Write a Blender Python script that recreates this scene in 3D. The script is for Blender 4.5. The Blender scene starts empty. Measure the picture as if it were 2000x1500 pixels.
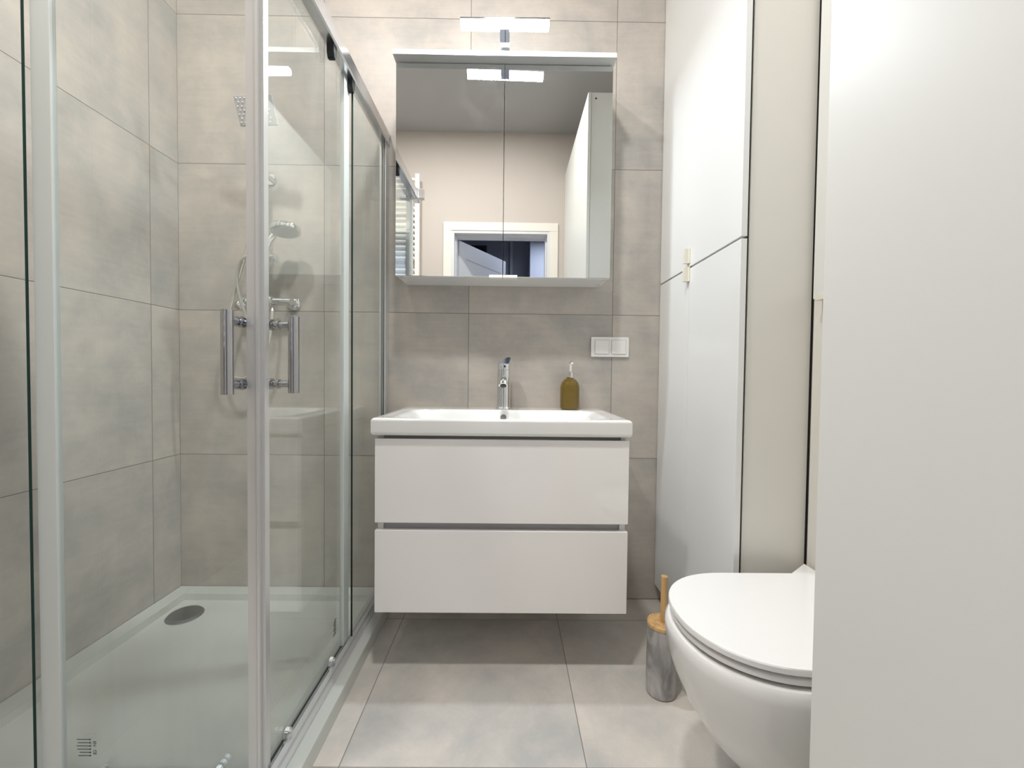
import bpy, bmesh, math, random
from mathutils import Vector, Matrix
random.seed(7)
S = bpy.context.scene
COL = S.collection
PI = math.pi

# ------------------------------------------------------------------ camera, world, lights, exposure
def cam_axes(yaw, pitch, roll):
    f = Vector((math.sin(yaw)*math.cos(pitch), math.cos(yaw)*math.cos(pitch), math.sin(pitch)))
    r = Vector((math.cos(yaw), -math.sin(yaw), 0)); u = r.cross(f)
    return r*math.cos(roll)+u*math.sin(roll), -r*math.sin(roll)+u*math.cos(roll), f
cd = bpy.data.cameras.new('camera'); cam = bpy.data.objects.new('camera', cd); COL.objects.link(cam)
r_, u_, f_ = cam_axes(.0079, -.0246, .0111)
M = Matrix((( r_.x, u_.x, -f_.x), (r_.y, u_.y, -f_.y), (r_.z, u_.z, -f_.z))).to_4x4()
M.translation = Vector((1.3697, -1.7212, .9531))
cam.matrix_world = M
cd.sensor_width = 36; cd.lens = 803/2000*36; cd.clip_start = .02
S.camera = cam
W = bpy.data.worlds.new('world'); S.world = W; W.use_nodes = True
W.node_tree.nodes['Background'].inputs[0].default_value = (.55, .62, .75, 1)
W.node_tree.nodes['Background'].inputs[1].default_value = .3
S.view_settings.view_transform = 'Standard'; S.view_settings.look = 'None'
S.view_settings.gamma = 1; S.view_settings.use_curve_mapping = False
S.view_settings.exposure = 0.30
S.cycles.max_bounces = 14; S.cycles.diffuse_bounces = 10; S.cycles.glossy_bounces = 6
S.cycles.transparent_max_bounces = 24; S.cycles.caustics_reflective = False; S.cycles.caustics_refractive = False
S.cycles.sample_clamp_indirect = 4

def area(name, loc, size, power, col, rot=(0, 0, 0), shape='DISK', size_y=None):
    l = bpy.data.lights.new(name, 'AREA'); l.shape = shape; l.size = size
    if size_y: l.size_y = size_y
    l.energy = power; l.color = col
    o = bpy.data.objects.new(name, l); COL.objects.link(o); o.location = loc; o.rotation_euler = rot
    return o
LED_STRENGTH = 30
LED_POWER = 13
CEIL_POWER = 19
CEIL_SPOTS = [(.55, -1.12), (1.25, -1.12)]
for i, (x, y) in enumerate(CEIL_SPOTS):
    area('ceiling_light', (x, y, 2.975), .16, CEIL_POWER, (1, .965, .93))
area('mirror_lamp_light', (1.343, -.287, 2.1325), .30, LED_POWER, (.88, .95, 1), (0, 0, math.radians(-1.6)), 'RECTANGLE', .03)
area('hall_light', (1.9, -3.2, 2.6), .5, 12, (.72, .8, 1))

# ------------------------------------------------------------------ materials
def nt(name):
    m = bpy.data.materials.new(name); m.use_nodes = True
    return m, m.node_tree, m.node_tree.nodes, m.node_tree.links, m.node_tree.nodes['Principled BSDF']
def mat(name, col, rough=.5, metal=0, coat=0, spec=.5, bump=None, vary=None, emit=None, trans=0, ior=1.45, sss=0):
    m, t, N, L, b = nt(name)
    b.inputs['Base Color'].default_value = (*col, 1); b.inputs['Roughness'].default_value = rough
    b.inputs['Metallic'].default_value = metal; b.inputs['Coat Weight'].default_value = coat
    b.inputs['Coat Roughness'].default_value = .04
    b.inputs['Specular IOR Level'].default_value = spec; b.inputs['IOR'].default_value = ior
    b.inputs['Transmission Weight'].default_value = trans
    if emit: b.inputs['Emission Color'].default_value = (*emit[0], 1); b.inputs['Emission Strength'].default_value = emit[1]
    tc = N.new('ShaderNodeTexCoord')
    if vary:      # vary = (scale, amount)
        n = N.new('ShaderNodeTexNoise'); n.inputs['Scale'].default_value = vary[0]; n.inputs['Detail'].default_value = 5
        L.new(tc.outputs['Object'], n.inputs['Vector'])
        r = N.new('ShaderNodeValToRGB'); a = vary[1]
        r.color_ramp.elements[0].position = .3; r.color_ramp.elements[1].position = .7
        r.color_ramp.elements[0].color = (*[c*(1-a) for c in col], 1); r.color_ramp.elements[1].color = (*[min(1, c*(1+a)) for c in col], 1)
        L.new(n.outputs[0], r.inputs[0]); L.new(r.outputs[0], b.inputs['Base Color'])
    if bump:      # bump = (scale, strength, distance)
        n = N.new('ShaderNodeTexNoise'); n.inputs['Scale'].default_value = bump[0]; n.inputs['Detail'].default_value = 3
        L.new(tc.outputs['Object'], n.inputs['Vector'])
        bp = N.new('ShaderNodeBump'); bp.inputs['Strength'].default_value = bump[1]; bp.inputs['Distance'].default_value = bump[2]
        L.new(n.outputs[0], bp.inputs['Height']); L.new(bp.outputs[0], b.inputs['Normal'])
    return m

def tile_mat(name, ax, off, base=(.47, .438, .402), rough=.38, seed=0.0):
    """60 x 60 cm concrete-look porcelain; ax = the two world axes of the face, off = where a joint runs on each"""
    m, t, N, L, b = nt(name)
    g = N.new('ShaderNodeTexCoord'); sx = N.new('ShaderNodeSeparateXYZ'); L.new(g.outputs['Object'], sx.inputs[0])
    def math_(op, a, bb=None, c=None):
        n = N.new('ShaderNodeMath'); n.operation = op
        for i, v in enumerate((a, bb, c)):
            if v is None: continue
            if isinstance(v, (int, float)): n.inputs[i].default_value = v
            else: L.new(v, n.inputs[i])
        return n.outputs[0]
    ds, cells = [], []
    for a, o in zip(ax, off):
        v = sx.outputs['XYZ'.index(a)]
        q = math_('DIVIDE', math_('SUBTRACT', v, o), .6)
        cells.append(math_('FLOOR', q)); fr = math_('FRACT', q)
        ds.append(math_('MULTIPLY', math_('MINIMUM', fr, math_('SUBTRACT', 1.0, fr)), .6))
    d = math_('MINIMUM', ds[0], ds[1])                       # metres to the nearest joint
    joint = N.new('ShaderNodeMapRange'); joint.inputs['From Min'].default_value = .0006; joint.inputs['From Max'].default_value = .0016
    joint.inputs['To Min'].default_value = 1; joint.inputs['To Max'].default_value = 0
    L.new(d, joint.inputs['Value'])
    cid = N.new('ShaderNodeCombineXYZ'); L.new(cells[0], cid.inputs[0]); L.new(cells[1], cid.inputs[1]); cid.inputs[2].default_value = seed
    wn = N.new('ShaderNodeTexWhiteNoise'); L.new(cid.outputs[0], wn.inputs['Vector'])
    sc = N.new('ShaderNodeVectorMath'); sc.operation = 'SCALE'; sc.inputs['Scale'].default_value = 13; L.new(wn.outputs['Color'], sc.inputs[0])
    ad = N.new('ShaderNodeVectorMath'); ad.operation = 'ADD'; L.new(g.outputs['Object'], ad.inputs[0]); L.new(sc.outputs[0], ad.inputs[1])
    def noise(s, det, dis=0, rough_=.55):
        n = N.new('ShaderNodeTexNoise'); n.inputs['Scale'].default_value = s; n.inputs['Detail'].default_value = det
        n.inputs['Distortion'].default_value = dis; n.inputs['Roughness'].default_value = rough_; L.new(ad.outputs[0], n.inputs['Vector']); return n.outputs[0]
    cl, md, fi = noise(2.6, 4, .6), noise(9, 6, .3, .65), noise(120, 2)
    mp = N.new('ShaderNodeMapping'); mp.inputs['Scale'].default_value = (3, 3, 30); L.new(ad.outputs[0], mp.inputs[0])
    st = N.new('ShaderNodeTexNoise'); st.inputs['Scale'].default_value = 2.2; st.inputs['Detail'].default_value = 4; L.new(mp.outputs[0], st.inputs['Vector'])
    v = math_('ADD', math_('MULTIPLY', cl, .52), math_('ADD', math_('MULTIPLY', md, .34), math_('ADD', math_('MULTIPLY', fi, .06), math_('MULTIPLY', st.outputs[0], .12))))
    rmp = N.new('ShaderNodeValToRGB'); e = rmp.color_ramp.elements
    e[0].position = .38; e[0].color = (*[c*k for c, k in zip(base, (.76, .80, .83))], 1)
    e[1].position = .64; e[1].color = (*[c*k for c, k in zip(base, (1.18, 1.15, 1.11))], 1)
    L.new(v, rmp.inputs[0])
    mx = N.new('ShaderNodeMix'); mx.data_type = 'RGBA'; L.new(joint.outputs[0], mx.inputs[0])
    L.new(rmp.outputs[0], mx.inputs[6]); mx.inputs[7].default_value = (base[0]*.38, base[1]*.36, base[2]*.34, 1)
    L.new(mx.outputs[2], b.inputs['Base Color'])
    rr = N.new('ShaderNodeMapRange'); rr.inputs['To Min'].default_value = rough-.06; rr.inputs['To Max'].default_value = rough+.12
    L.new(md, rr.inputs['Value']); L.new(rr.outputs[0], b.inputs['Roughness'])
    bp = N.new('ShaderNodeBump'); bp.inputs['Strength'].default_value = .6; bp.inputs['Distance'].default_value = .001
    hh = math_('SUBTRACT', math_('MULTIPLY', fi, .10), joint.outputs[0]); L.new(hh, bp.inputs['Height']); L.new(bp.outputs[0], b.inputs['Normal'])
    b.inputs['Specular IOR Level'].default_value = .35
    return m

def glass_mat(name, haze=.03, tint=(.982, .995, .988), clear=False):
    """thin shower glass: mostly see-through, mirror reflection rising to the grazing angle, faint dried water marks"""
    m = bpy.data.materials.new(name); m.use_nodes = True; t = m.node_tree; N = t.nodes; L = t.links
    N.remove(N['Principled BSDF']); out = N['Material Output']
    tr = N.new('ShaderNodeBsdfTransparent'); tr.inputs[0].default_value = (*tint, 1)
    gl = N.new('ShaderNodeBsdfGlossy'); gl.inputs['Roughness'].default_value = .004; gl.inputs[0].default_value = (.95, 1, .98, 1)
    lw = N.new('ShaderNodeLayerWeight'); lw.inputs['Blend'].default_value = .5
    p = N.new('ShaderNodeMath'); p.operation = 'POWER'; p.inputs[1].default_value = 4.2; L.new(lw.outputs['Facing'], p.inputs[0])
    a = N.new('ShaderNodeMath'); a.operation = 'MULTIPLY_ADD'; a.inputs[1].default_value = .9; a.inputs[2].default_value = .042; L.new(p.outputs[0], a.inputs[0])
    mx = N.new('ShaderNodeMixShader'); L.new(a.outputs[0], mx.inputs[0]); L.new(tr.outputs[0], mx.inputs[1]); L.new(gl.outputs[0], mx.inputs[2])
    if haze:
        df = N.new('ShaderNodeBsdfDiffuse'); df.inputs[0].default_value = (.86, .92, .92, 1)
        tc = N.new('ShaderNodeTexCoord'); mp = N.new('ShaderNodeMapping'); mp.inputs['Scale'].default_value = (14, 14, 1.6); L.new(tc.outputs['Object'], mp.inputs[0])
        n = N.new('ShaderNodeTexNoise'); n.inputs['Scale'].default_value = 1.3; n.inputs['Detail'].default_value = 5; n.inputs['Distortion'].default_value = .5; L.new(mp.outputs[0], n.inputs['Vector'])
        mr = N.new('ShaderNodeMapRange'); mr.inputs['From Min'].default_value = .42; mr.inputs['From Max'].default_value = .8
        mr.inputs['To Min'].default_value = haze*.45; mr.inputs['To Max'].default_value = haze*3.2; L.new(n.outputs[0], mr.inputs['Value'])
        m2 = N.new('ShaderNodeMixShader'); L.new(mr.outputs[0], m2.inputs[0]); L.new(mx.outputs[0], m2.inputs[1]); L.new(df.outputs[0], m2.inputs[2]); mx = m2
    L.new(mx.outputs[0], out.inputs[0]); return m

def mirror_mat():
    m, t, N, L, b = nt('mirror glass')
    b.inputs['Metallic'].default_value = 1; b.inputs['Base Color'].default_value = (.86, .88, .87, 1); b.inputs['Roughness'].default_value = .0
    tc = N.new('ShaderNodeTexCoord')                      # wiped smudges near the middle of the glass
    n = N.new('ShaderNodeTexNoise'); n.inputs['Scale'].default_value = 7; n.inputs['Detail'].default_value = 7; n.inputs['Distortion'].default_value = 1.6; L.new(tc.outputs['Object'], n.inputs['Vector'])
    mr = N.new('ShaderNodeMapRange'); mr.inputs['From Min'].default_value = .55; mr.inputs['From Max'].default_value = .82; mr.inputs['To Max'].default_value = .012; L.new(n.outputs[0], mr.inputs['Value'])
    df = N.new('ShaderNodeBsdfDiffuse'); df.inputs[0].default_value = (.8, .82, .85, 1)
    ms = N.new('ShaderNodeMixShader'); L.new(mr.outputs[0], ms.inputs[0]); L.new(b.outputs[0], ms.inputs[1]); L.new(df.outputs[0], ms.inputs[2])
    L.new(ms.outputs[0], N['Material Output'].inputs[0]); return m

def wood_mat():
    m, t, N, L, b = nt('bamboo')
    tc = N.new('ShaderNodeTexCoord'); mp = N.new('ShaderNodeMapping'); mp.inputs['Scale'].default_value = (60, 60, 6); L.new(tc.outputs['Object'], mp.inputs[0])
    n = N.new('ShaderNodeTexNoise'); n.inputs['Scale'].default_value = 2; n.inputs['Detail'].default_value = 5; L.new(mp.outputs[0], n.inputs['Vector'])
    r = N.new('ShaderNodeValToRGB'); r.color_ramp.elements[0].position = .3; r.color_ramp.elements[1].position = .7
    r.color_ramp.elements[0].color = (.48, .28, .11, 1); r.color_ramp.elements[1].color = (.72, .48, .23, 1)
    L.new(n.outputs[0], r.inputs[0]); L.new(r.outputs[0], b.inputs['Base Color']); b.inputs['Roughness'].default_value = .45; return m

def marble_mat():
    m, t, N, L, b = nt('grey marbled resin')
    tc = N.new('ShaderNodeTexCoord'); mp = N.new('ShaderNodeMapping'); mp.inputs['Scale'].default_value = (1, 1, .55); L.new(tc.outputs['Object'], mp.inputs[0])
    n = N.new('ShaderNodeTexNoise'); n.inputs['Scale'].default_value = 13; n.inputs['Detail'].default_value = 5; n.inputs['Distortion'].default_value = 1.2; L.new(mp.outputs[0], n.inputs['Vector'])
    r = N.new('ShaderNodeValToRGB'); e = r.color_ramp.elements; e[0].position = .36; e[1].position = .62
    e[0].color = (.24, .235, .235, 1); e[1].color = (.56, .55, .54, 1); L.new(n.outputs[0], r.inputs[0]); L.new(r.outputs[0], b.inputs['Base Color'])
    b.inputs['Roughness'].default_value = .35; return m

def amber_mat():
    m, t, N, L, b = nt('amber glass')
    b.inputs['Base Color'].default_value = (.24, .15, .008, 1); b.inputs['Roughness'].default_value = .08
    b.inputs['Transmission Weight'].default_value = .45; b.inputs['Coat Weight'].default_value = .6; b.inputs['IOR'].default_value = 1.4
    return m

M_ = {
 'back_tile': tile_mat('wall tile', 'XZ', (0, .603), seed=1),
 'left_tile': tile_mat('side wall tile', 'YZ', (-.133, .603), base=(.50, .472, .44), seed=5),
 'floor_tile': tile_mat('floor tile', 'XY', (.9692, -.1494), base=(.57, .54, .505), rough=.42, seed=9),
 'paint': mat('warm grey wall paint', (.56, .51, .47), .85, bump=(220, .15, .001)),
 'ceil': mat('ceiling paint', (.42, .42, .42), .9, bump=(160, .12, .001)),
 'gloss': mat('white gloss lacquer', (.87, .855, .84), .06, coat=.35),
 'lacq': mat('white satin front', (.75, .76, .755), .17, coat=.25),
 'satin': mat('off-white satin laminate', (.715, .725, .705), .40, bump=(70, .10, .0008)),
 'side': mat('greige laminate', (.70, .685, .64), .45, bump=(150, .04, .0005)),
 'ceramic': mat('white ceramic', (.79, .79, .775), .07, coat=.5),
 'lid': mat('white duroplast', (.82, .82, .815), .2, coat=.2),
 'tray': mat('white acrylic', (.56, .585, .55), .3),
 'chrome': mat('chrome', (.82, .83, .84), .05, 1),
 'chrome_handle': mat('polished steel bar', (.46, .46, .47), .06, 1),
 'chrome_dark': mat('brushed dark chrome', (.24, .25, .26), .28, 1),
 'alu': mat('satin aluminium', (.66, .665, .66), .34, .55),
 'rail': mat('polished aluminium rail', (.74, .74, .76), .16, 1),
 'seal': mat('pale plastic seal', (.62, .66, .64), .3, spec=.4),
 'black': mat('black plastic', (.015, .016, .018), .25),
 'dark': mat('black gap shade', (.02, .02, .02), .6),  # near-black colour standing in for shade in cabinet gaps
 'grip': mat('grey grip channel', (.50, .49, .50), .4),
 'edge_glass': mat('green glass edge', (.006, .03, .024), .1),
 'white_pl': mat('white plastic', (.84, .84, .82), .3),
 'cream': mat('cream handle plastic', (.72, .70, .60), .35),
 'rad': mat('white enamel', (.80, .79, .76), .25),
 'trim': mat('cream door frame foil', (.80, .76, .70), .4),
 'leaf': mat('white door leaf foil', (.70, .71, .74), .4),
 'hall': mat('cool hall wall paint', (.42, .44, .50), .8, bump=(200, .1, .001)),
 'hall_pale': mat('pale hall panel', (.58, .60, .66), .6),
 'navy': mat('dark doorway shade', (.012, .02, .035), .6),  # colours the darkness of an unlit doorway
 'hose': mat('ribbed metal hose', (.72, .70, .64), .25, .9),
 'glass': glass_mat('shower glass', .015),
 'mirror': mirror_mat(), 'bamboo': wood_mat(), 'marble': marble_mat(), 'amber': amber_mat(),
 'ink': mat('dark print', (.05, .055, .055), .6),
 'led': mat('led diffuser', (.9, .9, .9), .4, emit=((.90, .96, 1.0), LED_STRENGTH)),
 'downlight': mat('downlight diffuser', (.9, .9, .9), .4, emit=((1, .94, .86), 4)),
}

# ------------------------------------------------------------------ geometry helpers
ORG = {}
def B(): return bmesh.new()
def box(bm, x0, x1, y0, y1, z0, z1, bev=0, seg=2):
    x0, x1 = sorted((x0, x1)); y0, y1 = sorted((y0, y1)); z0, z1 = sorted((z0, z1))
    vs = [bm.verts.new(p) for p in ((x0,y0,z0),(x1,y0,z0),(x1,y1,z0),(x0,y1,z0),(x0,y0,z1),(x1,y0,z1),(x1,y1,z1),(x0,y1,z1))]
    fs = [bm.faces.new([vs[i] for i in q]) for q in ((0,3,2,1),(4,5,6,7),(0,1,5,4),(1,2,6,5),(2,3,7,6),(3,0,4,7))]
    if bev:
        es = list({e for f in fs for e in f.edges})
        bmesh.ops.bevel(bm, geom=es, offset=bev, segments=seg, affect='EDGES', profile=.5)
    return bm
def ring(bm, pts): return [bm.verts.new(p) for p in pts]
def skin(bm, rings, cap=True, closed=True):
    for a, b in zip(rings, rings[1:]):
        n = len(a)
        for i in range(n if closed else n-1):
            j = (i+1) % n
            bm.faces.new((a[i], a[j], b[j], b[i]))
    if cap:
        bm.faces.new(rings[0][::-1]); bm.faces.new(rings[-1])
def frame_of(d):
    d = d.normalized(); a = Vector((0, 0, 1)) if abs(d.z) < .9 else Vector((1, 0, 0))
    u = d.cross(a).normalized(); return u, d.cross(u).normalized()
def cyl(bm, p0, p1, r0, r1=None, n=24, bev=0):
    """round bar from p0 to p1, radius r0 to r1, optionally with eased ends"""
    p0, p1 = Vector(p0), Vector(p1); r1 = r0 if r1 is None else r1; d = p1-p0; u, v = frame_of(d); dn = d.normalized()
    prof = [(0, r0), (d.length, r1)]
    if bev: prof = [(0, r0-bev), (bev*.3, r0-bev*.3), (bev, r0), (d.length-bev, r1), (d.length-bev*.3, r1-bev*.3), (d.length, r1-bev)]
    skin(bm, [ring(bm, [p0+dn*h+(u*math.cos(2*PI*i/n)+v*math.sin(2*PI*i/n))*r for i in range(n)]) for h, r in prof]); return bm
def lathe(bm, c, prof, n=40, axis=(0, 0, 1)):
    """prof: list of (radius, height) about axis through c"""
    c = Vector(c); ax = Vector(axis).normalized(); u, v = frame_of(ax)
    skin(bm, [ring(bm, [c+ax*h+(u*math.cos(2*PI*i/n)+v*math.sin(2*PI*i/n))*max(r, 1e-4) for i in range(n)]) for r, h in prof]); return bm
def tube(bm, pts, r, n=10, rib=0, step=None):
    pts = [Vector(p) for p in pts]
    # Catmull-Rom smoothing
    out = []
    for i in range(len(pts)-1):
        p0 = pts[max(i-1, 0)]; p1 = pts[i]; p2 = pts[i+1]; p3 = pts[min(i+2, len(pts)-1)]
        k = max(4, int((p2-p1).length/(step or .01)))
        for s in range(k):
            t = s/k; out.append(.5*((2*p1)+(-p0+p2)*t+(2*p0-5*p1+4*p2-p3)*t*t+(-p0+3*p1-3*p2+p3)*t**3))
    out.append(pts[-1]); rs = []; u = None
    for i, p in enumerate(out):
        d = (out[min(i+1, len(out)-1)]-out[max(i-1, 0)]).normalized()
        if u is None: u = frame_of(d)[0]
        u = (u-d*u.dot(d)).normalized(); v = d.cross(u); rr = r*(1+rib*(i % 2))
        rs.append(ring(bm, [p+(u*math.cos(2*PI*k/n)+v*math.sin(2*PI*k/n))*rr for k in range(n)]))
    skin(bm, rs); return bm
def prism(bm, poly, lo, hi, axis='Z'):
    """extrude a 2-D outline along an axis: Z takes (x, y), Y takes (x, z), X takes (y, z)"""
    f = {'Z': lambda a, b, h: (a, b, h), 'Y': lambda a, b, h: (a, h, b), 'X': lambda a, b, h: (h, a, b)}[axis]
    skin(bm, [ring(bm, [f(a, b, h) for a, b in poly]) for h in (lo, hi)]); return bm
def link(name, bm, m, parent=None, org=None, smooth=True, mats=None):
    bmesh.ops.recalc_face_normals(bm, faces=bm.faces)
    o_ = ORG[parent.name] if parent is not None else Vector(org or (0, 0, 0))
    bmesh.ops.translate(bm, verts=bm.verts, vec=-o_)
    me = bpy.data.meshes.new(name); bm.to_mesh(me); bm.free()
    for mm in (mats or [m]): me.materials.append(M_[mm] if isinstance(mm, str) else mm)
    ob = bpy.data.objects.new(name, me); COL.objects.link(ob)
    if smooth:
        for p in me.polygons: p.use_smooth = True
        try: me.set_sharp_from_angle(angle=math.radians(34))
        except Exception: pass
    if smooth:
        wn = ob.modifiers.new('weighted normals', 'WEIGHTED_NORMAL'); wn.keep_sharp = True; wn.weight = 100
    if parent is not None: ob.parent = parent
    else: ob.location = o_
    ORG[ob.name] = o_; return ob
def tag(o, label=None, cat=None, group=None, kind=None):
    for k, v in (('label', label), ('category', cat), ('group', group), ('kind', kind)):
        if v: o[k] = v
    return o
def thing(name, loc, label, cat, group=None):
    o = bpy.data.objects.new(name, None); COL.objects.link(o); o.location = loc; o.empty_display_size = .05
    ORG[o.name] = Vector(loc); return tag(o, label, cat, group)
def struct(name, bm, m, smooth=False, parent=None):
    o = link(name, bm, m, parent, smooth=smooth)
    if parent is None: o['kind'] = 'structure'
    return o
def txt(name, body, size, mtx, m, parent, ext=.0002):
    cu = bpy.data.curves.new(name, 'FONT'); cu.body = body; cu.size = size; cu.extrude = ext; cu.align_x = 'CENTER'; cu.align_y = 'CENTER'
    o = bpy.data.objects.new(name, cu); me = bpy.data.meshes.new_from_object(o); bpy.data.objects.remove(o)
    me.transform(mtx); bm = B(); bm.from_mesh(me); return link(name, bm, m, parent, smooth=False)

# ------------------------------------------------------------------ room
XR, YD, ZC = 2.21, -2.15, 2.99           # right wall, door wall, ceiling
DX0, DX1, DZ = .872, 1.705, 2.165        # clear door opening
JY = YD-.18
struct('floor', box(B(), -.1, XR+.1, YD-.02, .1, -.1, 0), 'floor_tile')
struct('ceiling', box(B(), -.1, XR+.1, YD-.18, .1, ZC, ZC+.1), 'ceil')
struct('wall_back', box(B(), -.1, XR+.1, 0, .1, 0, ZC), 'back_tile')
struct('wall_left', box(B(), -.1, 0, YD, 0, 0, ZC), 'left_tile')
struct('wall_right', box(B(), XR, XR+.1, YD, 0, 0, ZC), 'left_tile')
b = B(); box(b, -.1, DX0, JY, YD, 0, ZC); box(b, DX1, XR+.1, JY, YD, 0, ZC); box(b, DX0, DX1, JY, YD, DZ, ZC)
struct('wall_door', b, 'paint')
# door frame (structure) and its leaf opened into the hall
dr = bpy.data.objects.new('door_1', None); COL.objects.link(dr); dr.location = (DX0, YD, 0); dr['kind'] = 'structure'; ORG[dr.name] = Vector((DX0, YD, 0))
b = B(); tw = .07
for (x0, x1, z0, z1) in ((DX0-tw, DX0, 0, DZ), (DX1, DX1+tw, 0, DZ), (DX0-tw, DX1+tw, DZ, DZ+tw)): box(b, x0, x1, YD, YD+.016, z0, z1, .003)
link('architrave', b, 'trim', dr)
b = B(); box(b, DX0, DX0+.022, JY, YD+.01, 0, DZ); box(b, DX1-.022, DX1, JY, YD+.01, 0, DZ); box(b, DX0+.022, DX1-.022, JY, YD+.01, DZ-.022, DZ)
box(b, DX0+.022, DX0+.034, JY+.04, YD-.05, 0, DZ-.022); box(b, DX1-.034, DX1-.022, JY+.04, YD-.05, 0, DZ-.022); box(b, DX0+.034, DX1-.034, JY+.04, YD-.05, DZ-.034, DZ-.022)
link('jamb', b, 'leaf', dr)
ang = math.radians(-59); R = Matrix.Translation((DX0+.045, JY+.02, 0)) @ Matrix.Rotation(ang, 4, 'Z')
b = B(); box(b, 0, .79, -.04, 0, .008, DZ-.03, .002)
bmesh.ops.transform(b, matrix=R, verts=b.verts); lf = link('door_leaf', b, 'leaf', dr)
b = B()
for z in (1.99, 1.5, 1.0, .5): box(b, .10, .69, -.001, .0012, z-.006, z+.006)
bmesh.ops.transform(b, matrix=R, verts=b.verts); link('groove', b, 'grip', lf)
for z in (1.92, 1.05, .3): link('hinge', cyl(B(), (DX0+.04, JY+.008, z), (DX0+.04, JY+.008, z+.09), .007), 'chrome', dr)
# hall beyond the door
HY = -4.3
struct('floor_hall', box(B(), -.6, 3.0, HY-.1, YD-.02, -.1, 0), 'leaf')
struct('ceiling_hall', box(B(), -.6, 3.0, HY-.1, JY, 2.75, 2.85), 'hall')
struct('wall_hall_far', box(B(), -.6, 3.0, HY-.1, HY, 0, 2.75), 'hall')
struct('wall_hall_left', box(B(), -.7, -.6, HY, JY, 0, 2.75), 'hall')
struct('wall_hall_right', box(B(), 3.0, 3.1, HY, JY, 0, 2.75), 'hall')
b = B(); box(b, XR+.1, 3.0, JY, JY+.05, 0, 2.75); box(b, -.6, -.1, JY, JY+.05, 0, 2.75); struct('wall_hall_near', b, 'hall')
struct('trim_hall_dark_doorway', box(B(), .55, 1.05, HY, HY+.02, 0, 2.7), 'navy')  # flat dark sheet painted in for the gloom of an open doorway
struct('trim_hall_pier', box(B(), 1.62, 2.4, HY, HY+.5, 0, 2.75), 'hall_pale')
struct('trim_hall_post', box(B(), 1.37, 1.405, HY+.02, HY+.06, 0, 2.75), 'hall_pale')

# ------------------------------------------------------------------ ceiling downlights
for i, (x, y) in enumerate(CEIL_SPOTS):
    t = thing('ceiling_downlight', (x, y, ZC), ('round ceiling downlight on the shower side', 'round ceiling downlight on the toilet side')[i], 'ceiling light', 'recessed ceiling downlights')
    link('bezel', lathe(B(), (x, y, ZC), [(.085, 0), (.10, 0), (.10, -.004), (.097, -.008), (.085, -.008)]), 'white_pl', t)
    link('diffuser', lathe(B(), (x, y, ZC), [(.084, 0), (.084, -.006)]), 'downlight', t)

# ------------------------------------------------------------------ vanity cabinet
t = thing('vanity_cabinet', (1.352, -.21, .198), 'white gloss wall-hung vanity cabinet with two wide drawers under the basin', 'cabinet')
b = B(); X0, X1 = .958, 1.746
box(b, X0, X0+.018, -.421, -.001, .20, .757, .0008); box(b, X1-.018, X1, -.421, -.001, .20, .757, .0008)
box(b, X0+.018, X1-.018, -.421, -.001, .20, .216); box(b, X0+.018, X1-.018, -.018, -.001, .216, .757)
link('carcass', b, 'lacq', t)
b = B()
for (z0, z1) in ((.448, .486), (.736, .757)): box(b, X0+.0182, X1-.0182, -.413, -.36, z0, z1)
link('grip_channel', b, 'grip', t)
for (z0, z1) in ((.483, .7475), (.198, .459)):
    link('drawer_front', box(B(), .9545, 1.7495, -.443, -.4235, z0, z1, .0018), 'gloss', t)

# ------------------------------------------------------------------ basin
def sstep(t): t = max(0, min(1, t)); return t*t*(3-2*t)
BX0, BX1, BY0, BZ0, BZ1 = .946, 1.754, -.456, .7585, .8125
t = thing('washbasin', (1.35, -.23, BZ0), 'wide white ceramic washbasin with a thick front on the vanity cabinet', 'washbasin')
b = B(); nx, ny = 96, 60; rr = .010; grid = []
def height(x, y):
    a, yc, bb = .352, -.276, .156
    u = abs(x-1.35)/a; v = abs(y-yc)/bb; n = (u**7+v**7)**(1/7)
    dpt = .105*sstep((1-n)/.42)**.8 if n < 1 else 0
    h = BZ1-dpt
    e = min(x-BX0, BX1-x, y-BY0)          # eased outer edge
    if e < rr: h -= rr-math.sqrt(max(0, rr*rr-(rr-e)**2))
    if n >= 1: h -= .002*sstep((1.12-n)/.12)
    return h
def spaced(a, c, n, r): # denser near both ends
    core = [a+(c-a)*i/n for i in range(n+1)]
    return sorted(set([a, a+r*.06, a+r*.2, a+r*.45, a+r*.75]+[q for q in core if a+r < q < c-r]+[c-r*.75, c-r*.45, c-r*.2, c-r*.06, c]))
xs, ys = spaced(BX0, BX1, nx, rr), spaced(BY0, -.0005, ny, rr)
V = [[b.verts.new((x, y, height(x, y))) for y in ys] for x in xs]
for i in range(len(xs)-1):
    for j in range(len(ys)-1): b.faces.new((V[i][j], V[i+1][j], V[i+1][j+1], V[i][j+1]))
loop = [V[i][0] for i in range(len(xs))]+[V[-1][j] for j in range(1, len(ys))]+[V[i][-1] for i in range(len(xs)-2, -1, -1)]+[V[0][j] for j in range(len(ys)-2, 0, -1)]
prev = loop
for ins, z in ((0, BZ0+.012), (.0015, BZ0+.005), (.005, BZ0+.001), (.009, BZ0)):
    cur = [b.verts.new((min(max(v.co.x, BX0+ins), BX1-ins), max(v.co.y, BY0+ins), z)) for v in loop]
    for i in range(len(loop)):
        k = (i+1) % len(loop)
        if len({prev[i], prev[k], cur[k], cur[i]}) == 4: b.faces.new((prev[i], prev[k], cur[k], cur[i]))
    prev = cur
bmesh.ops.remove_doubles(b, verts=b.verts, dist=1e-6)
bas = link('bowl', b, 'ceramic', t)
link('overflow_hole', lathe(B(), (1.35, -.139, .786), [(.0115, -.004), (.0115, .0012), (.0095, .0016), (.001, .0008)], 28, (0, -.9, .45)), 'chrome_dark', t)
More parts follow.
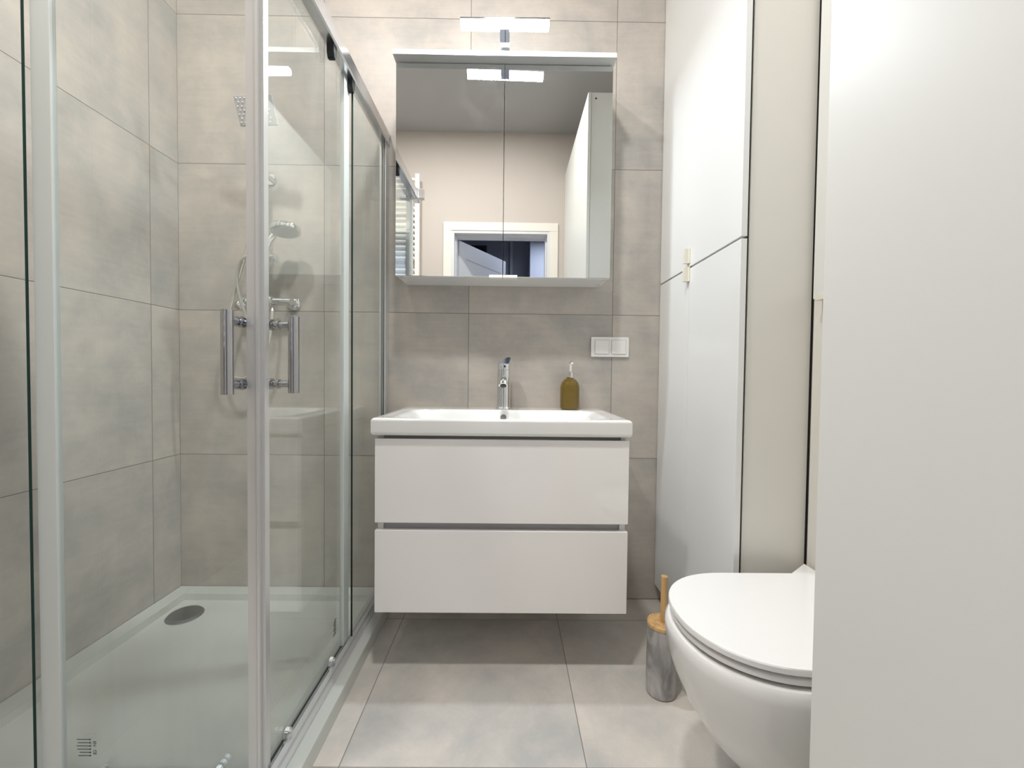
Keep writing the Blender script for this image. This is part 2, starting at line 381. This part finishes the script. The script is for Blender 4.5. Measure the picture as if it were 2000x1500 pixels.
link('drain_plug', lathe(B(), (1.35, -.276, .7085), [(.03, 0), (.03, .003), (.026, .006), (.001, .007)], 32), 'chrome', t)

# ------------------------------------------------------------------ basin mixer tap
tx, ty, tz = 1.349, -.066, .8125
t = thing('basin_tap', (tx, ty, tz), 'chrome single-lever mixer tap at the back of the washbasin', 'tap')
link('body', lathe(B(), (tx, ty, tz), [(.032, 0), (.032, .003), (.0300, .006), (.0275, .010), (.0268, .03), (.0268, .155), (.0255, .156)]), 'chrome', t)
b = B(); tube(b, [(tx, ty-.015, tz+.114), (tx, ty-.06, tz+.121), (tx, ty-.10, tz+.118), (tx, ty-.118, tz+.107)], .0135, 20)
sp = link('spout', b, 'chrome', t)
b = B(); cyl(b, (tx, ty-.116, tz+.111), (tx, ty-.124, tz+.096), .0175, .0175, 28, .002)
link('aerator_ring', b, 'chrome', sp)
link('aerator', cyl(B(), (tx, ty-.1232, tz+.0975), (tx, ty-.1248, tz+.0945), .0122), 'black', sp)
b = B(); lathe(b, (tx, ty, tz), [(.0255, .1565), (.0268, .158), (.0268, .182), (.024, .188), (.012, .191)])
hd = link('lever_base', b, 'chrome', t)
b = B(); pts = [(-.020, .184), (-.006, .195), (.008, .2035), (.020, .2065), (.027, .205), (.027, .198), (.023, .190), (.020, .180)]
prism(b, [(tx+px, tz+pz) for px, pz in pts], ty-.03, ty+.012, 'Y'); bmesh.ops.bevel(b, geom=b.edges[:], offset=.0015, segments=2, affect='EDGES')
link('lever', b, 'chrome', t)
link('temperature_dot', cyl(B(), (tx+.004, ty-.0262, tz+.170), (tx+.004, ty-.0275, tz+.170), .004), 'black', hd)

# ------------------------------------------------------------------ soap dispenser
sx_, sy_, sz_ = 1.6165, -.062, .8125
t = thing('soap_dispenser', (sx_, sy_, sz_), 'amber patterned glass soap dispenser standing on the washbasin', 'soap dispenser')
b = B(); prof = [(.030, 0), (.036, .002), (.0385, .007), (.039, .02), (.039, .085), (.0375, .097), (.033, .109), (.025, .119), (.016, .125), (.013, .128), (.013, .131)]
# diamond-cut body: radius waves on a lattice
n = 96; rings = []
fine = []
for (ra, ha), (rb, hb) in zip(prof, prof[1:]):
    k = max(1, int((hb-ha)/.0016)); fine += [(ra+(rb-ra)*i/k, ha+(hb-ha)*i/k) for i in range(k)]
fine.append(prof[-1])
for r, h in fine:
    w = .0014*sstep((h-.008)/.006)*sstep((.108-h)/.012)
    rings.append(ring(b, [(sx_+math.cos(2*PI*i/n)*(r-w*abs(math.sin(24*PI*i/n+h*520)*math.sin(24*PI*i/n-h*520))), sy_+math.sin(2*PI*i/n)*(r-w*abs(math.sin(24*PI*i/n+h*520)*math.sin(24*PI*i/n-h*520))), sz_+h) for i in range(n)]))
skin(b, rings); link('bottle', b, 'amber', t)
pm = link('pump_collar', lathe(B(), (sx_+.001, sy_, sz_), [(.0135, .128), (.0135, .150), (.0115, .152), (.006, .153)], 28), 'chrome', t)
b = B(); cyl(b, (sx_+.003, sy_, sz_+.152), (sx_+.003, sy_, sz_+.186), .0042); link('pump_stem', b, 'white_pl', pm)
b = B(); cyl(b, (sx_+.003, sy_+.004, sz_+.184), (sx_+.003, sy_+.004, sz_+.194), .0085, .007, 20, .001); tube(b, [(sx_+.003, sy_, sz_+.190), (sx_+.003, sy_-.02, sz_+.191), (sx_+.003, sy_-.034, sz_+.186)], .0042, 12)
link('pump_nozzle', b, 'chrome', pm)

# ------------------------------------------------------------------ switch plate
t = thing('switch_plate', (1.79, 0, 1.07), 'white double light switch plate on the tiles right of the tap', 'light switch')
link('frame', box(B(), 1.711, 1.869, -.009, -.0003, 1.028, 1.111, .0025), 'white_pl', t)
for x0 in (1.727, 1.797): link('rocker_gap_shade', box(B(), x0-.0016, x0+.0596, -.0094, -.0088, 1.0389, 1.0991), 'grip', t)  # grey plate painted in for the shaded groove round each rocker
for x0 in (1.727, 1.797): link('rocker', box(B(), x0, x0+.058, -.0125, -.0085, 1.0405, 1.0975, .0012), 'white_pl', t)

# ------------------------------------------------------------------ mirror cabinet with lamp
MY = -.17
t = thing('mirror_cabinet', (1.343, -.085, 1.316), 'white wall cabinet with two mirrored doors above the washbasin', 'mirror cabinet')
b = B(); box(b, .944, .960, -.15, -.001, 1.317, 2.10); box(b, 1.726, 1.742, -.15, -.001, 1.317, 2.10); box(b, .960, 1.726, -.15, -.001, 2.084, 2.10); box(b, .960, 1.726, -.15, -.001, 1.317, 1.333); box(b, .96, 1.726, -.012, -.001, 1.333, 2.084)
link('carcass', b, 'lacq', t)
for (x0, x1) in ((.9405, 1.3415), (1.3435, 1.7450)):
    d = link('mirror_door', box(B(), x0, x1, -.1655, -.151, 1.3165, 2.098), 'white_pl', t)
    link('mirror_pane', box(B(), x0, x1, MY, -.1655, 1.3165, 2.0975, .0006, 1), 'mirror', d)
b = B(); box(b, 1.292, 1.3415, MY-.008, -.151, 1.312, 1.3165); box(b, 1.292, 1.3415, MY-.008, MY-.0005, 1.3165, 1.322); link('door_pull', b, 'white_pl', t)
b = B(); box(b, 1.3435, 1.397, MY-.008, -.151, 1.312, 1.3165); box(b, 1.3435, 1.397, MY-.008, MY-.0005, 1.3165, 1.322); link('door_pull', b, 'white_pl', t)
link('top_panel', box(B(), .937, 1.7495, -.205, -.001, 2.1035, 2.1215, .001), 'lacq', t)
b = B()
for x, y in ((.956, -.05), (.956, -.13), (1.730, -.05), (1.730, -.13)): link('screw_cap', cyl(B(), (x, y, 1.3172), (x, y, 1.3155), .0035), 'grip', t)
t = thing('mirror_lamp', (1.343, -.15, 2.1215), 'lit white light bar on a chrome arm above the mirror cabinet', 'lamp')
b = B(); box(b, 1.316, 1.370, -.19, -.10, 2.1217, 2.127, .001); box(b, 1.3255, 1.3595, -.29, -.12, 2.127, 2.1325, .0008); link('arm', b, 'chrome', t)
Rl = Matrix.Translation((1.343, -.287, 2.146)) @ Matrix.Rotation(math.radians(-1.6), 4, 'Z') @ Matrix.Rotation(math.radians(.8), 4, 'Y')
b = B(); box(b, -.153, .153, -.017, .017, .004, .011, .002); bmesh.ops.transform(b, matrix=Rl, verts=b.verts); link('lamp_housing', b, 'chrome', t)
b = B(); box(b, -.151, .151, -.016, .016, -.013, .004, .003); bmesh.ops.transform(b, matrix=Rl, verts=b.verts); link('diffuser', b, 'led', t)

# ------------------------------------------------------------------ tall cabinet in the corner
CX = 1.997
t = thing('tall_cabinet', (2.1, -.3, 0), 'tall white corner cabinet with glossy doors beside the vanity', 'cabinet')
b = B(); box(b, 2.0225, 2.2, -.592, -.574, .07, 2.645, .0015); box(b, 2.0225, 2.2, -.02, -.002, .07, 2.645); box(b, 2.0225, 2.2, -.574, -.02, .07, .088); box(b, 2.0225, 2.2, -.574, -.02, 2.627, 2.645); box(b, 2.186, 2.2, -.574, -.02, .088, 2.627); box(b, 2.0225, 2.186, -.574, -.02, 1.32, 1.338)
link('carcass', b, 'side', t)
b = B(); box(b, 2.0138, 2.0222, -.589, -.57, .07, 2.64); box(b, 2.2002, 2.2092, -.587, -.57, .0, 2.64); link('gap_shade', b, 'dark', t)  # black strips painted in for the shade inside the door and wall gaps
link('plinth', box(B(), 2.06, 2.2, -.57, -.03, 0, .07), 'dark', t)  # near-black in place of the shade in the leg recess
DY = -.600
link('door', box(B(), CX, CX+.0165, DY, -.003, 1.3345, 2.643, .0012), 'lacq', t)
link('door', box(B(), CX, CX+.0165, -.2795, -.003, .07, 1.3285, .0012), 'lacq', t)
link('door', box(B(), CX, CX+.0165, DY, -.2807, .07, 1.3285, .0012), 'lacq', t)
for z0, z1 in ((1.346, 1.398), (1.283, 1.334)):
    b = B(); box(b, CX-.020, CX-.0002, -.279, -.267, z0+(.0 if z0 > 1.3 else 0), z1, .0012); box(b, CX-.004, CX-.0002, -.285, -.262, z0, z1, .0008)
    link('handle', b, 'cream', t)

# ------------------------------------------------------------------ near wardrobe and cupboard over the toilet
WX, WY = 1.828, -1.12
t = thing('tall_wardrobe', (2.0, -1.6, 0), 'tall white wardrobe cabinet filling the right edge, beside the toilet', 'cabinet')
b = B(); box(b, WX+.02, 2.209, WY-.020, WY-.002, 0, 2.645, .001); box(b, WX+.02, 2.209, YD+.001, YD+.019, 0, 2.645); box(b, WX+.02, 2.209, YD+.019, WY-.02, 0, .06); box(b, WX+.02, 2.209, YD+.019, WY-.02, 2.627, 2.645)
link('carcass', b, 'satin', t)
for y0, y1 in ((WY-.514, WY), (YD+.002, WY-.517)): link('door', box(B(), WX, WX+.018, y0, y1, .06, 2.645, .0012), 'satin', t)
for z in (2.61, .1): link('screw_hole', cyl(B(), (1.875, WY-.003, z), (1.875, WY-.0008, z), .005), 'black', t)
t = thing('toilet_cupboard', (2.2, -.86, 1.16), 'flat white built-in cupboard front above the toilet', 'cupboard')
link('door', box(B(), 2.193, 2.209, WY+.004, -.606, 1.165, 2.645, .0012), 'satin', t)
b = B(); box(b, 2.168, 2.1928, -.70, -.644, 1.153, 1.1695, .0012); box(b, 2.1885, 2.1928, -.70, -.644, 1.128, 1.1695, .0008); link('handle', b, 'cream', t)
link('lower_panel', box(B(), 2.197, 2.209, WY+.004, -.606, 0, 1.16), 'side', t)

# ------------------------------------------------------------------ toilet
def dshape(xt, xr, yc, w, Ln, n=18, p=2.25, wing=0):
    pts = []
    for i in range(n+1):                   # near side, round the nose, to the far side
        a = -PI/2+PI*i/n; c, s = math.cos(a), math.sin(a)
        pts.append((xt+Ln-Ln*abs(c)**(2/p), yc+w*math.copysign(abs(s)**(2/p), s)))
    pre = [(xr, yc-w-wing), (xr-.07, yc-w)] if wing else [(xr, yc-w), (xr-.06, yc-w)]
    post = [(xr-.07, yc+w), (xr, yc+w+wing)] if wing else [(xr-.06, yc+w), (xr, yc+w)]
    return pre+pts+post
TY = -.842
t = thing('toilet', (1.97, TY, .06), 'white wall-hung toilet with closed lid, right of the vanity', 'toilet')
lv = [(.396, 1.760, .160, .20), (.402, 1.748, .172, .19), (.400, 1.738, .181, .19), (.392, 1.733, .186, .19), (.375, 1.732, .187, .19), (.34, 1.737, .185, .19), (.30, 1.748, .181, .19), (.25, 1.768, .174, .195), (.20, 1.798, .165, .2), (.16, 1.83, .155, .2), (.12, 1.872, .143, .2), (.09, 1.915, .130, .19), (.07, 1.955, .115, .17), (.06, 1.99, .095, .15)]
b = B(); skin(b, [ring(b, [(x, y, z) for x, y in dshape(xt, 2.196, TY, w, L_, 30)]) for z, xt, w, L_ in lv]); link('bowl', b, 'ceramic', t)
def plate(z0, z1, xt, w, xr, wing, e=.004):
    b = B(); rs = []
    for z, i in ((z0, e*.7), (z0+e*.5, 0), (z1-e, 0), (z1-e*.4, e*.35), (z1, e*1.3)):
        rs.append(ring(b, [(x, y, z) for x, y in dshape(xt+i, xr, TY, w-i, .19, 30, 2.2, wing)]))
    skin(b, rs); return b
link('seat', plate(.408, .420, 1.742, .1765, 2.181, 0), 'lid', t)
ld = link('lid', plate(.4265, .4420, 1.738, .1785, 2.184, .053), 'lid', t)
for s in (-1, 1): link('hinge', cyl(B(), (2.15, TY+s*.07, .402), (2.15, TY+s*.07, .4235), .012), 'chrome', t)

# ------------------------------------------------------------------ toilet brush
bx_, by_ = 1.839, -.506
t = thing('toilet_brush', (bx_, by_, 0), 'grey marbled toilet brush holder with bamboo lid beside the toilet', 'toilet brush')
hl = link('holder', lathe(B(), (bx_, by_, 0), [(.040, 0), (.0435, .003), (.0445, .010), (.0445, .02), (.0425, .19), (.0415, .203)], 56), 'marble', t)
link('lid', lathe(B(), (bx_, by_, 0), [(.043, .2035), (.0435, .205), (.0435, .212), (.042, .2145), (.0375, .2145), (.0365, .2128), (.034, .2128), (.033, .2145), (.001, .2145)], 56), 'bamboo', t)
link('handle', cyl(B(), (bx_+.004, by_, .2145), (bx_+.004, by_, .352), .0098, .0098, 24, .001), 'bamboo', t)
a = math.radians(-57)
mt = Matrix.Translation((bx_+.0437*math.cos(a), by_+.0437*math.sin(a), .176)) @ Matrix.Rotation(a+PI/2, 4, 'Z') @ Matrix.Rotation(PI/2, 4, 'X')
txt('printed_mark', 'L3', .016, mt, 'ink', hl)

# ------------------------------------------------------------------ shower tray
t = thing('shower_tray', (.45, -.45, 0), 'low square white shower tray in the left corner', 'shower tray')
T, TH = .906, .047
b = B()
def sq(i0, i1, z): return ring(b, [(i0, -i0, z), (T-i1, -i0, z), (T-i1, -T+i1, z), (i0, -T+i1, z)])
skin(b, [sq(.001, 0, 0), sq(.001, 0, TH-.006), sq(.003, .002, TH-.001), sq(.006, .005, TH), sq(.056, .078, TH), sq(.060, .082, TH-.002), sq(.066, .088, .021), sq(.072, .094, .019)])
link('pan', b, 'tray', t)
link('drain_cover', lathe(B(), (.146, -.168, 0), [(.060, .019), (.060, .022), (.057, .024), (.0555, .024), (.055, .0275), (.052, .0295), (.001, .030)], 56), 'chrome_dark', t)

# ------------------------------------------------------------------ shower enclosure
t = thing('shower_enclosure', (.85, -.85, .047), 'corner shower enclosure with two sliding glass doors in satin metal rails', 'shower enclosure')
ZB, ZT = .047, 1.935
# each side is built as the side run (along Y) and mirrored over the diagonal for the front run (along X)
def swap(bm): 
    for v in bm.verts: v.co.x, v.co.y = -v.co.y, -v.co.x
    return bm
def pane(x, y0, y1, z0, z1, th=.006):
    b = B(); box(b, x-th/2, x+th/2, y0, y1, z0, z1)
    for f in b.faces: f.material_index = 0 if abs(f.normal.x) > .5 else 1
    b.normal_update()
    for f in b.faces: f.material_index = 0 if abs(f.normal.x) > .5 else 1
    return b
for side in (0, 1):
    F = swap if side else (lambda q: q)
    post = .004 if side else 0
    # rails
    link('top_rail', F(prism(B(), [(.838, 1.886), (.842, 1.884), (.866, 1.884), (.870, 1.888), (.870, 1.931), (.866, 1.935), (.842, 1.935), (.838, 1.931)], -.905, -.002, 'Y')), 'rail', t)
    link('bottom_rail', F(prism(B(), [(.826, ZB), (.872, ZB), (.872, .056), (.862, .058), (.862, .070), (.850, .072), (.850, .060), (.843, .060), (.843, .066), (.832, .066), (.826, .062)], -.875, -.002, 'Y')), 'alu', t)
    link('wall_profile', F(prism(B(), [(.830, -.002), (.866, -.002), (.866, -.020), (.862, -.030), (.858, -.030), (.858, -.018), (.846, -.018), (.846, -.034), (.838, -.034), (.838, -.018), (.830, -.012)], ZB, ZT, 'Z')), 'alu', t)
    # fixed pane next to the wall, sliding door towards the corner
    fp = link('fixed_pane', F(pane(.854, -.366, -.02, .062, 1.888)), None, t, smooth=False, mats=['glass', 'edge_glass'])
    dp = link('sliding_door', F(pane(.838, -.842, -.372, .068, 1.892)), None, t, smooth=False, mats=['glass', 'edge_glass'])
    link('rear_seal', F(box(B(), .8325, .8465, -.412, -.371, .068, 1.89, .002)), 'seal', dp)
    link('closing_profile', F(prism(B(), [(.832, -.842), (.850, -.842), (.850, -.836), (.8455, -.832), (.8455, -.818), (.832, -.818)] if not side else [(.831, -.842), (.849, -.842), (.849, -.836), (.8445, -.832), (.8445, -.814), (.831, -.814)], .066, 1.888, 'Z')), 'alu', dp)
    # bar handle: outer bar, two standoffs with collars, inner caps
    hb = link('handle', F(cyl(B(), (.893, -.806, .905), (.893, -.806, 1.075), .0115, .0115, 28, .0008)), 'chrome_handle', dp)
    for z in (.925, 1.056):
        b = B(); cyl(b, (.8412, -.803, z), (.886, -.805, z), .0075, .0075, 20); cyl(b, (.8412, -.803, z), (.8445, -.803, z), .0125, .0125, 28, .0006); cyl(b, (.857, -.8035, z), (.861, -.8035, z), .0105, .0105, 28, .0006)
        cyl(b, (.8349, -.803, z), (.826, -.803, z), .010, .0085, 24, .001)
        link('handle_standoff', F(b), 'chrome_handle', dp)
    for yy, zc in ((-.375, 1.878), (-.515, 1.878)):
        b = B(); prism(b, [(yy-.013, zc-.015), (yy-.006, zc-.030), (yy+.004, zc-.030), (yy+.013, zc-.012), (yy+.013, zc+.012), (yy-.013, zc+.012)], .842, .862, 'X'); bmesh.ops.bevel(b, geom=b.edges[:], offset=.002, segments=2, affect='EDGES')
        link('top_roller', F(b), 'black', dp)
    for yy in (-.505, -.750):
        b = B(); prism(b, [(yy-.012, .064), (yy+.012, .064), (yy+.014, .078), (yy+.008, .094), (yy, .099), (yy-.008, .094), (yy-.014, .078)], .842, .854, 'X'); bmesh.ops.bevel(b, geom=b.edges[:], offset=.002, segments=2, affect='EDGES')
        rl = link('bottom_roller', F(b), 'chrome', dp)
        link('roller_button', F(cyl(B(), (.854, yy, .088), (.858, yy, .088), .005)), 'alu', rl)
link('corner_joint', box(B(), .834, .878, -.878, -.834, 1.882, 1.937, .004), 'rail', t)
link('corner_joint', box(B(), .830, .874, -.874, -.830, ZB, .064, .004), 'alu', t)
fd = [o for o in t.children if o.name.startswith('sliding_door')]
# printed certification marks, low on both doors
b = B()
for k in range(6):
    z = .150-.0072*k; x0 = (.441, .443, .4405, .442, .447, .444)[k]
    box(b, x0, .469, -.8417, -.8411, z-.0006, z+.0006); cyl(b, (.4695, -.8418, z), (.4695, -.8411, z), .0017, .0017, 12)
link('printed_mark', b, 'ink', fd[1])
txt('printed_mark', 'CE', .009, Matrix.Translation((.4795, -.8415, .1215)) @ Matrix.Rotation(PI/2, 4, 'X') @ Matrix.Rotation(-PI/2, 4, 'Z'), 'ink', fd[1])
txt('printed_mark', 'EN', .009, Matrix.Translation((.4790, -.8415, .1405)) @ Matrix.Rotation(PI/2, 4, 'X') @ Matrix.Rotation(-PI/2, 4, 'Z'), 'ink', fd[1])
b = B()
for k in range(9):
    z = .188-.0055*k; box(b, .8411, .8417, -.472-.004*(k % 3), -.462+.003*((k+1) % 2), z-.0012, z+.0012)
link('printed_mark', b, 'ink', fd[0])

# ------------------------------------------------------------------ shower fittings on the back wall
t = thing('shower_mixer', (.40, -.05, 1.235), 'chrome wall-mounted shower mixer seen through the shower glass', 'shower mixer')
for x in (.476, .326): link('rosette', lathe(B(), (x, 0, 1.235), [(.030, -.001), (.030, .004), (.026, .012), (.016, .018), (.012, .045)], 36, (0, -1, 0)), 'chrome', t)
b = B(); cyl(b, (.30, -.062, 1.232), (.498, -.062, 1.232), .0155, .0155, 28, .002); link('body', b, 'chrome', t)
b = B(); cyl(b, (.392, -.064, 1.232), (.425, -.064, 1.232), .023, .023, 32, .003); cyl(b, (.408, -.08, 1.236), (.408, -.14, 1.262), .006, .0045, 16); link('lever', b, 'chrome', t)
b = B(); lathe(b, (.296, -.062, 1.215), [(.012, -.035), (.020, -.028), (.024, -.014), (.0245, 0), (.021, .012), (.012, .02)], 32, (-.2, -.75, -.45)); link('diverter_knob', b, 'chrome', t)
t = thing('shower_riser', (.385, -.05, 1.27), 'chrome riser rail with hand shower bracket behind the door profiles', 'shower rail')
b = B(); cyl(b, (.385, -.05, 1.262), (.385, -.05, 1.80), .010, .010, 24); tube(b, [(.385, -.05, 1.79), (.385, -.055, 1.82), (.392, -.09, 1.845), (.400, -.13, 1.85)], .008, 14); link('pipe', b, 'chrome', t)
b = B(); cyl(b, (.385, -.001, 1.74), (.385, -.05, 1.74), .010, .010, 20); cyl(b, (.385, -.001, 1.74), (.385, -.006, 1.74), .022, .022, 28); link('wall_bracket', b, 'chrome', t)
b = B(); cyl(b, (.372, -.062, 1.405), (.440, -.062, 1.405), .0135, .0135, 24, .0015); box(b, .421, .425, -.068, -.058, 1.372, 1.40, .001); link('slider', b, 'chrome', t)
# square shower head tilted towards the room
t = thing('overhead_shower', (.405, -.16, 1.86), 'square tilted overhead shower head with pale nozzles, top of the riser', 'shower head')
Rh = Matrix.Translation((.443, -.20, 1.897)) @ Matrix.Rotation(math.radians(-4), 4, 'Z') @ Matrix.Rotation(math.radians(-68), 4, 'X')
b = B(); box(b, -.072, .072, -.048, .048, -.004, .006, .003); bmesh.ops.transform(b, matrix=Rh, verts=b.verts); pl_ = link('plate', b, 'grip', t)
b = B()
for i in range(8):
    for j in range(7):
        cyl(b, (-.062+.0155*i+(.006 if j % 2 else 0), -.039+.0125*j, -.0038), (-.062+.0155*i+(.006 if j % 2 else 0), -.039+.0125*j, -.0065), .0026, .0022, 8)
bmesh.ops.transform(b, matrix=Rh, verts=b.verts); link('nozzle_field', b, 'white_pl', pl_)
b = B(); lathe(b, (0, 0, 0), [(.034, .006), (.028, .014), (.014, .020), (.011, .032)], 28); cyl(b, (-.02, .03, .012), (-.04, .078, .010), .009, .009, 18); bmesh.ops.transform(b, matrix=Rh, verts=b.verts); link('swivel_joint', b, 'chrome', t)
t = thing('hand_shower', (.47, -.11, 1.5), 'round chrome hand shower hanging in its bracket behind the glass', 'hand shower')
hc = Vector((.503, -.115, 1.497)); ax = Vector((.12, -.16, -1)).normalized()
b = B(); lathe(b, hc, [(.044, .010), (.052, .009), (.055, .004), (.055, -.006), (.046, -.016), (.02, -.022)], 44, ax); hp = link('head', b, 'chrome', t)
b = B(); lathe(b, hc, [(.043, .0095), (.043, .0115)], 40, ax); link('spray_face', b, 'alu', hp)
b = B(); tube(b, [hc+Vector((-.01, .01, .012)), hc+Vector((-.05, .035, .006)), (.425, -.092, 1.455), (.412, -.094, 1.40), (.404, -.094, 1.36)], .0125, 16); link('handle', b, 'chrome', t)
t = thing('shower_hose', (.32, -.08, .95), 'ribbed metal shower hose looping down behind the left door handle', 'shower hose')
b = B(); tube(b, [(.372, -.066, 1.72), (.362, -.075, 1.60), (.335, -.08, 1.45), (.295, -.085, 1.30), (.248, -.085, 1.12), (.230, -.08, 1.02), (.245, -.08, .955), (.290, -.08, .925), (.345, -.08, .935), (.395, -.08, 1.0), (.418, -.075, 1.10), (.424, -.066, 1.205)], .0065, 10, .14, .0035)
link('long_hose', b, 'hose', t)
b = B(); tube(b, [(.402, -.096, 1.349), (.352, -.09, 1.40), (.318, -.095, 1.385), (.303, -.095, 1.32), (.310, -.09, 1.24), (.330, -.08, 1.16), (.345, -.075, 1.05), (.352, -.075, 1.0)], .0055, 10, .14, .0035)
link('short_hose', b, 'hose', t)

# ------------------------------------------------------------------ towel radiator on the door wall (seen in the mirror)
t = thing('towel_radiator', (.35, YD+.07, .9), 'white ladder towel radiator on the door wall, seen in the mirror', 'radiator')
RX0, RX1, RY = .13, .595, YD+.075
for x in (RX0, RX1): link('collector', box(B(), x-.019, x+.019, RY-.017, RY+.017, 1.02, 2.60, .006, 3), 'rad', t)
z = 2.545; k = 0
while z > 1.05:
    link('bar', cyl(B(), (RX0+.018, RY+.022, z), (RX1-.018, RY+.022, z), .0125, .0125, 14), 'rad', t)
    k += 1; z -= .0455 if k not in (3, 14, 24) else .098
for x in (RX0, RX1):
    for zz in (1.2, 2.45): link('wall_bracket', cyl(B(), (x, YD+.002, zz), (x, RY-.016, zz), .009), 'rad', t)
